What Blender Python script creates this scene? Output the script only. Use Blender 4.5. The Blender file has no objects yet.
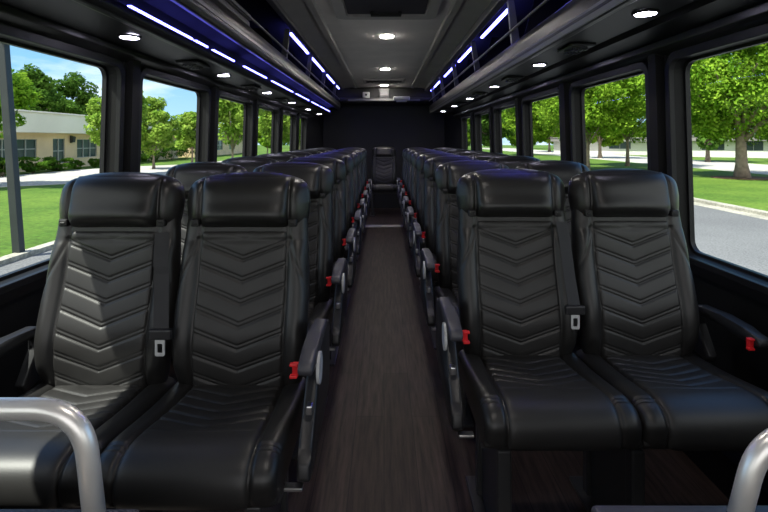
import bpy, bmesh, math, random
import numpy as np
from mathutils import Vector, Matrix

S = bpy.context.scene
COL = S.collection
EYE = 1.24          # camera height above the bus floor
GZ = -1.0           # outdoor ground level

# ------------------------------------------------------------------ camera
cam = bpy.data.cameras.new('camera')
cam_o = bpy.data.objects.new('camera', cam); COL.objects.link(cam_o)
cam_o.location = (0, 0, EYE)
cam_o.rotation_euler = (math.radians(90), 0, 0)
cam.sensor_width = 36.0
cam.lens = 490 / 768 * 36
cam.shift_y = -116 / 768
cam.clip_start = 0.05
cam.clip_end = 1000
S.camera = cam_o

# ------------------------------------------------------------------ world, sun, exposure
S.view_settings.view_transform = 'Standard'
S.view_settings.look = 'None'
S.view_settings.gamma = 1
S.view_settings.use_curve_mapping = False
S.view_settings.exposure = 0.85
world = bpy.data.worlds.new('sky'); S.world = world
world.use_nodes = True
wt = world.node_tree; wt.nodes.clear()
def wn(t, **k):
    n = wt.nodes.new(t)
    for a, b in k.items(): setattr(n, a, b)
    return n
w_out = wn('ShaderNodeOutputWorld'); w_bg = wn('ShaderNodeBackground')
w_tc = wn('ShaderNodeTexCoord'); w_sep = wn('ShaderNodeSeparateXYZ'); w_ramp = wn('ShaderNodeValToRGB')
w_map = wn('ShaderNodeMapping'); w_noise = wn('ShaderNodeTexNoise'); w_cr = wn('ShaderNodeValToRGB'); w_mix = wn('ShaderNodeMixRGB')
wt.links.new(w_tc.outputs['Generated'], w_sep.inputs[0])
wt.links.new(w_sep.outputs['Z'], w_ramp.inputs[0])
cr = w_ramp.color_ramp
cr.elements[0].position = 0.0; cr.elements[0].color = (0.42, 0.62, 0.80, 1)
cr.elements[1].position = 0.5; cr.elements[1].color = (0.10, 0.28, 0.68, 1)
e = cr.elements.new(0.12); e.color = (0.24, 0.47, 0.74, 1)
e = cr.elements.new(0.28); e.color = (0.15, 0.36, 0.68, 1)
w_map.inputs['Scale'].default_value = (1.0, 1.0, 3.2)
w_map.inputs['Location'].default_value = (0.3, 0.1, 0.35)
wt.links.new(w_tc.outputs['Generated'], w_map.inputs[0]); wt.links.new(w_map.outputs[0], w_noise.inputs[0])
w_noise.inputs['Scale'].default_value = 3.4; w_noise.inputs['Detail'].default_value = 7; w_noise.inputs['Roughness'].default_value = 0.55
wt.links.new(w_noise.outputs[0], w_cr.inputs[0])
w_cr.color_ramp.elements[0].position = 0.53; w_cr.color_ramp.elements[1].position = 0.75
w_cr.color_ramp.elements[1].color = (0.8, 0.8, 0.8, 1)
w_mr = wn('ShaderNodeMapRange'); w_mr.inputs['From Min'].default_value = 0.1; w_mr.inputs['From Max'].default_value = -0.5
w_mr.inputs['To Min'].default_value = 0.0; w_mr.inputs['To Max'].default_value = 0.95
w_mx = wn('ShaderNodeMath'); w_mx.operation = 'MAXIMUM'  # white cloud cover added to the unseen sky behind the camera, brightening the cabin
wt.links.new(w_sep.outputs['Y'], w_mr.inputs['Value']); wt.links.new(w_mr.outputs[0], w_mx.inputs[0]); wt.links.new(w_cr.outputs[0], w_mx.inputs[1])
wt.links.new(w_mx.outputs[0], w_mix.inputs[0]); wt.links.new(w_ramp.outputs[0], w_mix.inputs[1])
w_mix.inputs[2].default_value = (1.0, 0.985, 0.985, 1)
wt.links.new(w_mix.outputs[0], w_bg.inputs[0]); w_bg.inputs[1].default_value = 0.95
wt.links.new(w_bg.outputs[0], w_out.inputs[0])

sun = bpy.data.lights.new('sun', 'SUN'); sun.energy = 6.0; sun.angle = math.radians(0.6); sun.color = (1.0, 0.95, 0.86)
sun_o = bpy.data.objects.new('sun', sun); COL.objects.link(sun_o)
SUN_DIR = Vector((-1.0, -0.62, 2.05))            # from the scene towards the sun
sun_o.rotation_euler = SUN_DIR.to_track_quat('Z', 'Y').to_euler()
sun_o.location = (-20, -12, 40)
LED_POWER = 11.0
LAMP_POWER = 60.0

# ------------------------------------------------------------------ materials
def mat(name, color, rough=0.5, metal=0.0, spec=0.5, noise=None, bump=None, emit=None, coat=0.0):
    """noise=(scale, amount) varies the colour; bump=(scale, strength, distance)"""
    m = bpy.data.materials.new(name); m.use_nodes = True
    nt = m.node_tree; b = nt.nodes['Principled BSDF']
    b.inputs['Base Color'].default_value = (*color, 1)
    b.inputs['Roughness'].default_value = rough
    b.inputs['Metallic'].default_value = metal
    b.inputs['Specular IOR Level'].default_value = spec
    b.inputs['Coat Weight'].default_value = coat
    tc = nt.nodes.new('ShaderNodeTexCoord')
    if noise:
        n = nt.nodes.new('ShaderNodeTexNoise'); n.inputs['Scale'].default_value = noise[0]; n.inputs['Detail'].default_value = 4
        nt.links.new(tc.outputs['Object'], n.inputs[0])
        r = nt.nodes.new('ShaderNodeValToRGB')
        r.color_ramp.elements[0].position = 0.3; r.color_ramp.elements[1].position = 0.7
        r.color_ramp.elements[0].color = (*[c * (1 - noise[1]) for c in color], 1)
        r.color_ramp.elements[1].color = (*[min(1, c * (1 + noise[1])) for c in color], 1)
        nt.links.new(n.outputs[0], r.inputs[0]); nt.links.new(r.outputs[0], b.inputs['Base Color'])
    if bump:
        n = nt.nodes.new('ShaderNodeTexNoise'); n.inputs['Scale'].default_value = bump[0]; n.inputs['Detail'].default_value = 3
        nt.links.new(tc.outputs['Object'], n.inputs[0])
        bp = nt.nodes.new('ShaderNodeBump'); bp.inputs['Strength'].default_value = bump[1]; bp.inputs['Distance'].default_value = bump[2]
        nt.links.new(n.outputs[0], bp.inputs['Height']); nt.links.new(bp.outputs[0], b.inputs['Normal'])
    if emit:
        b.inputs['Emission Color'].default_value = (*emit[0], 1); b.inputs['Emission Strength'].default_value = emit[1]
    return m

M = {}
M['leather'] = mat('black_leather', (0.0155, 0.0150, 0.0150), 0.40, spec=0.5, noise=(6, 0.15), bump=(260, 0.10, 0.001))
M['leather_panel'] = mat('black_leather_panel', (0.0195, 0.0188, 0.0186), 0.45, spec=0.5, noise=(6, 0.15), bump=(300, 0.14, 0.001))
M['leather_head'] = mat('black_leather_headrest', (0.0150, 0.0145, 0.0145), 0.36, spec=0.5, noise=(5, 0.15), bump=(240, 0.10, 0.001))
M['thread'] = mat('grey_thread', (0.09, 0.09, 0.095), 0.7)
M['plastic'] = mat('black_plastic', (0.016, 0.016, 0.018), 0.42, bump=(400, 0.08, 0.0005))
M['plastic_grey'] = mat('charcoal_plastic', (0.045, 0.045, 0.055), 0.42, bump=(400, 0.08, 0.0005))
M['plastic_soft'] = mat('soft_black_plastic', (0.010, 0.010, 0.011), 0.6)
M['frame_metal'] = mat('dark_painted_steel', (0.06, 0.06, 0.063), 0.36, metal=0.4)
M['disc'] = mat('pale_grey_plastic', (0.5, 0.51, 0.52), 0.4)
M['red'] = mat('red_plastic', (0.62, 0.015, 0.02), 0.35)
M['belt'] = mat('seat_belt_webbing', (0.018, 0.018, 0.021), 0.7, bump=(500, 0.25, 0.001))
M['steel'] = mat('silver_steel', (0.55, 0.56, 0.58), 0.3, metal=1.0)
M['chrome'] = mat('brushed_stainless_steel', (0.97, 0.94, 0.90), 0.30, metal=0.55, bump=(60, 0.03, 0.001))
M['wall'] = mat('black_wall_lining', (0.007, 0.007, 0.007), 0.6, spec=0.22, noise=(3, 0.2), bump=(220, 0.15, 0.001))
M['rear'] = mat('black_rear_lining', (0.010, 0.010, 0.012), 0.7, noise=(3, 0.15))
M['rubber'] = mat('window_rubber', (0.010, 0.010, 0.011), 0.5, spec=0.3)
M['channel'] = mat('window_channel', (0.013, 0.013, 0.014), 0.45, metal=0.1, spec=0.3)
M['ceiling'] = mat('grey_headliner', (0.78, 0.74, 0.71), 0.85, noise=(4, 0.06), bump=(160, 0.2, 0.001))
M['ceiling_edge'] = mat('grey_headliner_edge', (0.48, 0.46, 0.45), 0.8, noise=(4, 0.06))
M['rail'] = mat('anodised_rail', (0.009, 0.009, 0.010), 0.34, spec=0.2)
M['rail_edge'] = mat('bare_aluminium_edge', (0.20, 0.20, 0.20), 0.38, metal=0.7)
M['lip'] = mat('satin_trim_lip', (0.035, 0.035, 0.036), 0.3, metal=0.5)
M['matt'] = mat('matt_black_lining', (0.009, 0.009, 0.010), 0.9, spec=0.15)
M['bracket'] = mat('satin_bracket', (0.13, 0.13, 0.14), 0.4, metal=0.3)
M['rack'] = mat('rack_black', (0.020, 0.020, 0.023), 0.38)
M['gloss'] = mat('gloss_black_trim', (0.006, 0.006, 0.007), 0.42, spec=0.22)
M['grey_unit'] = mat('grey_casing', (0.10, 0.10, 0.105), 0.5)
M['pale_unit'] = mat('pale_casing', (0.45, 0.45, 0.42), 0.5)
M['led'] = mat('led_light', (0.1, 0.1, 0.5), 0.4, emit=((0.14, 0.14, 1.0), LED_POWER))
M['read'] = mat('reading_light', (0.5, 0.5, 0.6), 0.4, emit=((0.80, 0.76, 1.0), LAMP_POWER * 0.4))
M['down'] = mat('ceiling_lamp', (0.8, 0.8, 0.8), 0.4, emit=((1.0, 0.93, 0.86), LAMP_POWER * 1.4))

def mat_floor():
    m = bpy.data.materials.new('dark_wood_planks'); m.use_nodes = True
    nt = m.node_tree; b = nt.nodes['Principled BSDF']
    tc = nt.nodes.new('ShaderNodeTexCoord'); mp = nt.nodes.new('ShaderNodeMapping')
    mp.inputs['Rotation'].default_value = (0, 0, math.radians(90))
    nt.links.new(tc.outputs['Object'], mp.inputs[0])
    br = nt.nodes.new('ShaderNodeTexBrick')
    br.inputs['Scale'].default_value = 1.0; br.inputs['Brick Width'].default_value = 1.1; br.inputs['Row Height'].default_value = 0.125
    br.inputs['Mortar Size'].default_value = 0.0015; br.offset = 0.37
    br.inputs['Color1'].default_value = (0.034, 0.022, 0.0185, 1); br.inputs['Color2'].default_value = (0.050, 0.034, 0.029, 1)
    br.inputs['Mortar'].default_value = (0.010, 0.008, 0.007, 1)
    nt.links.new(mp.outputs[0], br.inputs[0])
    m2 = nt.nodes.new('ShaderNodeMapping'); m2.inputs['Scale'].default_value = (26, 1.6, 1)
    nt.links.new(tc.outputs['Object'], m2.inputs[0])
    n = nt.nodes.new('ShaderNodeTexNoise'); n.inputs['Scale'].default_value = 2.2; n.inputs['Detail'].default_value = 8; n.inputs['Roughness'].default_value = 0.65
    nt.links.new(m2.outputs[0], n.inputs[0])
    r = nt.nodes.new('ShaderNodeValToRGB'); r.color_ramp.elements[0].position = 0.35; r.color_ramp.elements[1].position = 0.68
    r.color_ramp.elements[0].color = (0.42, 0.40, 0.40, 1); r.color_ramp.elements[1].color = (1.75, 1.7, 1.65, 1)
    nt.links.new(n.outputs[0], r.inputs[0])
    mx = nt.nodes.new('ShaderNodeMixRGB'); mx.blend_type = 'MULTIPLY'; mx.inputs[0].default_value = 1
    nt.links.new(br.outputs[0], mx.inputs[1]); nt.links.new(r.outputs[0], mx.inputs[2])
    nt.links.new(mx.outputs[0], b.inputs['Base Color'])
    b.inputs['Roughness'].default_value = 0.5; b.inputs['Specular IOR Level'].default_value = 0.3
    bp = nt.nodes.new('ShaderNodeBump'); bp.inputs['Strength'].default_value = 0.25; bp.inputs['Distance'].default_value = 0.002
    nt.links.new(n.outputs[0], bp.inputs['Height']); nt.links.new(bp.outputs[0], b.inputs['Normal'])
    return m
M['floor'] = mat_floor()

def mat_glass():
    m = bpy.data.materials.new('window_glass'); m.use_nodes = True
    nt = m.node_tree; nt.nodes.clear()
    o = nt.nodes.new('ShaderNodeOutputMaterial'); mix = nt.nodes.new('ShaderNodeMixShader')
    tr = nt.nodes.new('ShaderNodeBsdfTransparent'); gl = nt.nodes.new('ShaderNodeBsdfGlossy'); lw = nt.nodes.new('ShaderNodeLayerWeight'); pw = nt.nodes.new('ShaderNodeMath'); fr = nt.nodes.new('ShaderNodeMath')
    tr.inputs[0].default_value = (0.93, 0.96, 0.95, 1); gl.inputs['Roughness'].default_value = 0.02
    pw.operation = 'POWER'; pw.inputs[1].default_value = 5.0; fr.operation = 'MULTIPLY_ADD'; fr.inputs[1].default_value = 0.15; fr.inputs[2].default_value = 0.005
    lw.inputs[0].default_value = 0.5
    nt.links.new(lw.outputs['Facing'], pw.inputs[0]); nt.links.new(pw.outputs[0], fr.inputs[0])
    nt.links.new(fr.outputs[0], mix.inputs[0]); nt.links.new(tr.outputs[0], mix.inputs[1]); nt.links.new(gl.outputs[0], mix.inputs[2])
    nt.links.new(mix.outputs[0], o.inputs[0])
    return m
M['glass'] = mat_glass()

def mat_ground(name, c1, c2, scale, rough=0.9, fine=None, c3=None):
    m = bpy.data.materials.new(name); m.use_nodes = True
    nt = m.node_tree; b = nt.nodes['Principled BSDF']; tc = nt.nodes.new('ShaderNodeTexCoord')
    n = nt.nodes.new('ShaderNodeTexNoise'); n.inputs['Scale'].default_value = scale; n.inputs['Detail'].default_value = 8; n.inputs['Roughness'].default_value = 0.6
    nt.links.new(tc.outputs['Object'], n.inputs[0])
    r = nt.nodes.new('ShaderNodeValToRGB'); r.color_ramp.elements[0].position = 0.35; r.color_ramp.elements[1].position = 0.65
    r.color_ramp.elements[0].color = (*c1, 1); r.color_ramp.elements[1].color = (*c2, 1)
    nt.links.new(n.outputs[0], r.inputs[0])
    out = r.outputs[0]
    if fine:
        n2 = nt.nodes.new('ShaderNodeTexNoise'); n2.inputs['Scale'].default_value = fine; n2.inputs['Detail'].default_value = 3
        nt.links.new(tc.outputs['Object'], n2.inputs[0])
        r2 = nt.nodes.new('ShaderNodeValToRGB'); r2.color_ramp.elements[0].position = 0.3; r2.color_ramp.elements[1].position = 0.7
        r2.color_ramp.elements[0].color = (0.7, 0.7, 0.7, 1); r2.color_ramp.elements[1].color = (1.3, 1.3, 1.3, 1)
        nt.links.new(n2.outputs[0], r2.inputs[0])
        mx = nt.nodes.new('ShaderNodeMixRGB'); mx.blend_type = 'MULTIPLY'; mx.inputs[0].default_value = 1
        nt.links.new(out, mx.inputs[1]); nt.links.new(r2.outputs[0], mx.inputs[2]); out = mx.outputs[0]
    nt.links.new(out, b.inputs['Base Color'])
    b.inputs['Roughness'].default_value = rough; b.inputs['Specular IOR Level'].default_value = 0.2
    return m
M['grass'] = mat_ground('lawn_grass', (0.050, 0.105, 0.010), (0.10, 0.165, 0.020), 0.35, fine=9)
M['asphalt'] = mat_ground('asphalt', (0.12, 0.12, 0.122), (0.165, 0.165, 0.165), 0.25, fine=25)
M['concrete'] = mat_ground('pale_concrete', (0.33, 0.31, 0.28), (0.42, 0.40, 0.36), 0.5, fine=12)
M['curb'] = mat_ground('curb_concrete', (0.26, 0.245, 0.20), (0.36, 0.34, 0.28), 1.2, fine=14)
M['mulch'] = mat_ground('bark_mulch', (0.06, 0.035, 0.02), (0.11, 0.07, 0.04), 4, fine=20)
M['stucco'] = mat('tan_stucco', (0.74, 0.56, 0.34), 0.9, noise=(0.6, 0.1))
M['fascia'] = mat('pale_fascia', (0.72, 0.68, 0.56), 0.8, noise=(0.4, 0.06))
M['white_wall'] = mat('white_render', (0.62, 0.62, 0.58), 0.8, noise=(0.4, 0.06))
M['roof_grey'] = mat('grey_roof', (0.22, 0.21, 0.20), 0.85, noise=(1.0, 0.15))
M['pane'] = mat('dark_pane', (0.03, 0.06, 0.06), 0.15)
M['mullion'] = mat('pale_mullion', (0.35, 0.37, 0.35), 0.6)
M['bark'] = mat('grey_bark', (0.24, 0.19, 0.145), 0.95, noise=(4, 0.35), bump=(12, 0.6, 0.03))
M['post'] = mat('dark_grey_post', (0.022, 0.027, 0.030), 0.5, noise=(2, 0.15))

def mat_leaf(name, c1, c2, trans=0.35):
    m = bpy.data.materials.new(name); m.use_nodes = True
    nt = m.node_tree; nt.nodes.clear()
    o = nt.nodes.new('ShaderNodeOutputMaterial'); mix = nt.nodes.new('ShaderNodeMixShader')
    d = nt.nodes.new('ShaderNodeBsdfDiffuse'); t = nt.nodes.new('ShaderNodeBsdfTranslucent')
    tc = nt.nodes.new('ShaderNodeTexCoord'); n = nt.nodes.new('ShaderNodeTexNoise'); n.inputs['Scale'].default_value = 1.6; n.inputs['Detail'].default_value = 6
    r = nt.nodes.new('ShaderNodeValToRGB'); r.color_ramp.elements[0].position = 0.35; r.color_ramp.elements[1].position = 0.68
    r.color_ramp.elements[0].color = (*c1, 1); r.color_ramp.elements[1].color = (*c2, 1)
    nt.links.new(tc.outputs['Object'], n.inputs[0]); nt.links.new(n.outputs[0], r.inputs[0])
    nt.links.new(r.outputs[0], d.inputs[0]); nt.links.new(r.outputs[0], t.inputs[0])
    mix.inputs[0].default_value = trans
    nt.links.new(d.outputs[0], mix.inputs[1]); nt.links.new(t.outputs[0], mix.inputs[2]); nt.links.new(mix.outputs[0], o.inputs[0])
    return m
M['leaf'] = mat_leaf('bright_leaves', (0.085, 0.21, 0.015), (0.33, 0.50, 0.05))
M['leaf_dark'] = mat_leaf('dark_leaves', (0.04, 0.10, 0.015), (0.11, 0.21, 0.035))
M['leaf_lime'] = mat_leaf('lime_leaves', (0.13, 0.26, 0.03), (0.36, 0.49, 0.09))
M['leaf_shrub'] = mat_leaf('shrub_leaves', (0.035, 0.10, 0.012), (0.09, 0.18, 0.02))

# ------------------------------------------------------------------ helpers
def link(name, me, m=None, parent=None, smooth=None, loc=None):
    if m is not None: me.materials.append(M[m] if isinstance(m, str) else m)
    if smooth is not None:
        me.polygons.foreach_set('use_smooth', [smooth] * len(me.polygons))
    o = bpy.data.objects.new(name, me); COL.objects.link(o)
    if parent: o.parent = parent
    if loc: o.location = loc
    return o

def from_arrays(name, V, F, m, parent=None, smooth=True):
    me = bpy.data.meshes.new(name)
    me.from_pydata([tuple(map(float, v)) for v in V], [], F)
    me.update()
    return link(name, me, m, parent, smooth)

def from_bm(name, bm, m, parent=None, smooth=False, loc=None):
    bmesh.ops.recalc_face_normals(bm, faces=bm.faces)
    me = bpy.data.meshes.new(name); bm.to_mesh(me); bm.free()
    return link(name, me, m, parent, smooth, loc)

def tag(o, label=None, cat=None, group=None, kind=None):
    if label: o['label'] = label
    if cat: o['category'] = cat
    if group: o['group'] = group
    if kind: o['kind'] = kind
    return o

def empty(name, loc, label=None, cat=None, group=None, rz=0):
    o = bpy.data.objects.new(name, None); COL.objects.link(o); o.location = loc; o.rotation_euler = (0, 0, rz)
    o.empty_display_size = 0.1
    return tag(o, label, cat, group)

def add_box(bm, lo, hi, bev=0.0, seg=2, rot=None):
    lo = Vector(lo); hi = Vector(hi); c = (lo + hi) / 2; d = hi - lo
    mt = Matrix.Translation(c) @ (rot.to_4x4() if rot else Matrix.Identity(4)) @ Matrix.Diagonal((*d, 1))
    r = bmesh.ops.create_cube(bm, size=1, matrix=mt)
    if bev > 0:
        es = set()
        for v in r['verts']:
            for e_ in v.link_edges: es.add(e_)
        bmesh.ops.bevel(bm, geom=list(es), offset=bev, segments=seg, profile=0.5, affect='EDGES')
    return bm

def add_prism(bm, pts, axis, a, b, bev=0.0, seg=2):
    """polygon pts (2D) extruded along axis ('x','y','z') from a to b"""
    def P(p, t):
        if axis == 'x': return (t, p[0], p[1])
        if axis == 'y': return (p[0], t, p[1])
        return (p[0], p[1], t)
    va = [bm.verts.new(P(p, a)) for p in pts]; vb = [bm.verts.new(P(p, b)) for p in pts]
    n = len(pts); fs = [bm.faces.new(va), bm.faces.new(list(reversed(vb)))]
    for i in range(n):
        fs.append(bm.faces.new([va[i], vb[i], vb[(i + 1) % n], va[(i + 1) % n]]))
    if bev > 0:
        es = set()
        for f in fs:
            for e_ in f.edges: es.add(e_)
        bmesh.ops.bevel(bm, geom=list(es), offset=bev, segments=seg, profile=0.5, affect='EDGES')

def add_tube(bm, pts, r, n=14, caps=True):
    pts = [Vector(p) for p in pts]
    rs = r if isinstance(r, (list, tuple)) else [r] * len(pts)
    up = Vector((0, 0, 1)); rings = []; prev = None
    for i, p in enumerate(pts):
        t = (pts[min(i + 1, len(pts) - 1)] - pts[max(i - 1, 0)]).normalized()
        if prev is None:
            a = t.cross(up)
            if a.length < 1e-3: a = t.cross(Vector((1, 0, 0)))
        else:
            a = prev - t * prev.dot(t)
        a.normalize(); prev = a; b = t.cross(a)
        rings.append([bm.verts.new(p + (a * math.cos(2 * math.pi * k / n) + b * math.sin(2 * math.pi * k / n)) * rs[i]) for k in range(n)])
    for i in range(len(rings) - 1):
        for k in range(n):
            bm.faces.new([rings[i][k], rings[i][(k + 1) % n], rings[i + 1][(k + 1) % n], rings[i + 1][k]])
    if caps:
        bm.faces.new(rings[0]); bm.faces.new(list(reversed(rings[-1])))

def add_disc(bm, c, axis, r, h, n=28, sx=1.0, sy=1.0, bev=0.0):
    """short cylinder, axis 'x' or 'z', optional elliptical"""
    pts = [(c[0 if axis == 'z' else 1] + r * sx * math.cos(2 * math.pi * k / n), c[1 if axis == 'z' else 2] + r * sy * math.sin(2 * math.pi * k / n)) for k in range(n)]
    base = c[2] if axis == 'z' else c[0]
    add_prism(bm, pts, axis, base - h / 2, base + h / 2)

def rounded_rect(x0, x1, y0, y1, r, n=6):
    pts = []
    for cx, cy, a0 in ((x1 - r, y1 - r, 0), (x0 + r, y1 - r, 90), (x0 + r, y0 + r, 180), (x1 - r, y0 + r, 270)):
        for k in range(n + 1):
            a = math.radians(a0 + 90 * k / n); pts.append((cx + r * math.cos(a), cy + r * math.sin(a)))
    return pts

def plate_holes(name, outer, holes, depth, m, mapf, parent=None, bevel=0.0):
    cu = bpy.data.curves.new(name, 'CURVE'); cu.dimensions = '2D'; cu.fill_mode = 'BOTH'; cu.extrude = depth / 2
    cu.bevel_depth = bevel; cu.bevel_resolution = 1
    for pts in [outer] + holes:
        sp = cu.splines.new('POLY'); sp.points.add(len(pts) - 1)
        for i, p in enumerate(pts): sp.points[i].co = (p[0], p[1], 0, 1)
        sp.use_cyclic_u = True
    tmp = bpy.data.objects.new('tmp', cu); COL.objects.link(tmp)
    dg = bpy.context.evaluated_depsgraph_get(); dg.update()
    me = bpy.data.meshes.new_from_object(tmp.evaluated_get(dg))
    bpy.data.objects.remove(tmp)
    me.name = name
    for v in me.vertices: v.co = mapf(v.co)
    bm = bmesh.new(); bm.from_mesh(me); bmesh.ops.remove_doubles(bm, verts=bm.verts, dist=1e-5); bmesh.ops.recalc_face_normals(bm, faces=bm.faces)
    bm.to_mesh(me); bm.free(); me.materials.clear()
    return link(name, me, m, parent, False)

def copy_tree(o, parent=None):
    c = o.copy(); COL.objects.link(c)
    if parent: c.parent = parent
    for ch in list(o.children): copy_tree(ch, c)
    return c

def g(v, w): return math.exp(-(v / w) ** 2)
def sm(a, b, x):
    t = min(1, max(0, (x - a) / (b - a))); return t * t * (3 - 2 * t)

# ================================================================== SETTING: the bus shell
Y0, Y1 = -1.5, 8.9
def xw(z): return 1.262 + (1.17 - z) * 0.03       # inner wall face, leaning in towards the roof
bm = bmesh.new(); add_box(bm, (-1.32, Y0, -0.10), (1.32, Y1, 0)); tag(from_bm('floor', bm, 'floor'), kind='structure')

WL = [(0.35, 2.30)] + [(2.50 + 1.15 * k, 3.46 + 1.15 * k) for k in range(5)]
WR = [(0.40, 2.12)] + [(2.31 + 1.14 * k, 3.23 + 1.14 * k) for k in range(5)]
WL[5] = (7.10, 7.80); WR[5] = (6.97, 7.80)
ZB, ZT = 0.755, 1.585
win_no = 0
for side, wins, nm in ((-1, WL, 'left'), (1, WR, 'right')):
    def mapper(base, side=side):
        return lambda c: Vector((side * (xw(c[1]) + base + c[2]), c[0], c[1]))
    outer = [(Y0, 0), (Y1, 0), (Y1, 2.3), (Y0, 2.3)]
    holes = [rounded_rect(a, b, ZB, ZT, 0.055) for a, b in [(-1.3, 0.02)] + wins]
    w = plate_holes('wall_' + nm, outer, holes, 0.07, 'wall', mapper(0.035))
    tag(w, kind='structure')
    for a, b in [(-1.3, 0.02)] + wins:
        win_no += 1
        fr = plate_holes('window_%d' % win_no, rounded_rect(a - 0.028, b + 0.028, ZB - 0.028, ZT + 0.028, 0.075), [rounded_rect(a, b, ZB, ZT, 0.055)], 0.016, 'rubber', mapper(-0.010), bevel=0.003)
        tag(fr, kind='structure')
        # recessed glazing channel and the pane
        plate_holes('window_frame', rounded_rect(a - 0.002, b + 0.002, ZB - 0.002, ZT + 0.002, 0.056), [rounded_rect(a + 0.012, b - 0.012, ZB + 0.012, ZT - 0.012, 0.048)], 0.02, 'channel', mapper(0.055), fr)
        pts = rounded_rect(a + 0.002, b - 0.002, ZB + 0.002, ZT - 0.002, 0.05)
        bmm = bmesh.new(); f = bmm.faces.new([bmm.verts.new((side * (xw(z) + 0.056), y, z)) for y, z in pts])
        ex = bmesh.ops.extrude_face_region(bmm, geom=[f])
        for v in ex['geom']:
            if isinstance(v, bmesh.types.BMVert): v.co.x += side * 0.004
        bmm.faces.ensure_lookup_table()
        from_bm('pane', bmm, 'glass', fr)
    # upright trims on the pillars between the windows
    for k in range(len(wins) - 1):
        p0, p1 = wins[k][1] + 0.030, wins[k + 1][0] - 0.030
        bmm = bmesh.new()
        def strip(ya, yb, th, z0=ZB - 0.02, z1=ZT + 0.05):
            vs = []
            for z in (z0, z1):
                x = xw(z)
                vs.append([bmm.verts.new((side * (x + 0.001), ya, z)), bmm.verts.new((side * (x - th), ya + 0.004, z)), bmm.verts.new((side * (x - th), yb - 0.004, z)), bmm.verts.new((side * (x + 0.001), yb, z))])
            for i in range(4):
                bmm.faces.new([vs[0][i], vs[0][(i + 1) % 4], vs[1][(i + 1) % 4], vs[1][i]])
            bmm.faces.new(vs[0]); bmm.faces.new(list(reversed(vs[1])))
        strip(p0 + 0.004, p0 + 0.02, 0.014); strip(p0 + 0.03, p1 - 0.03, 0.04); strip(p1 - 0.02, p1 - 0.004, 0.014)
        tag(from_bm('trim_%d' % (k + 1 if side < 0 else k + 11), bmm, 'wall'), kind='structure')
    # ledge below the windows and lower wall duct
    bmm = bmesh.new()
    add_prism(bmm, [(side * (xw(.73) + 0.001), 0.745), (side * (xw(.73) - 0.022), 0.735), (side * (xw(.70) - 0.022), 0.70), (side * (xw(.69) + 0.001), 0.695)], 'y', Y0 + .01, 8.0)
    add_prism(bmm, [(side * 1.285, 0.0), (side * 1.19, 0.0), (side * 1.19, 0.14), (side * 1.21, 0.17), (side * 1.285, 0.18)], 'y', Y0 + .01, 8.0)
    tag(from_bm('trim_%d' % (21 if side < 0 else 22), bmm, 'gloss'), kind='structure')
    # slanted rear corner post
    bmm = bmesh.new()
    add_prism(bmm, [(side * 1.28, 8.0), (side * 1.10, 8.9), (side * 1.30, 8.9)], 'z', 0.0, 1.66)
    tag(from_bm('trim_%d' % (31 if side < 0 else 32), bmm, 'channel'), kind='structure')

# rear wall, front wall with the windscreen opening, ceiling
bm = bmesh.new(); add_box(bm, (-1.32, 8.9, -0.05), (1.32, 9.0, 2.3)); tag(from_bm('wall_rear', bm, 'rear'), kind='structure')
tag(plate_holes('wall_front', [(-1.32, 0), (1.32, 0), (1.32, 2.3), (-1.32, 2.3)], [rounded_rect(-1.22, 1.22, 0.55, 2.12, 0.1)], 0.06, 'wall', lambda c: Vector((c[0], Y0 - 0.03 + c[2], c[1]))), kind='structure')
ZC = EYE + 0.93
bm = bmesh.new()
add_box(bm, (-0.462, Y0, ZC), (0.462, 8.9, ZC + 0.12))
cl = from_bm('ceiling', bm, 'ceiling'); tag(cl, kind='structure')
bm = bmesh.new()
for s in (-1, 1):
    add_prism(bm, [(s * 0.462, ZC - 0.0), (s * 0.475, ZC - 0.018), (s * 0.52, ZC - 0.022), (s * 0.53, ZC - 0.004), (s * 0.74, ZC - 0.03), (s * 0.74, ZC + 0.12), (s * 0.462, ZC + 0.12)], 'y', Y0, 8.9)
from_bm('ceiling_side_panel', bm, 'ceiling_edge', cl)
bm = bmesh.new()
for s in (-1, 1): add_box(bm, (min(s * 0.74, s * 1.32), Y0, ZC - 0.0), (max(s * 0.74, s * 1.32), 8.9, ZC + 0.12))
from_bm('ceiling_edge_lining', bm, 'matt', cl)

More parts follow.
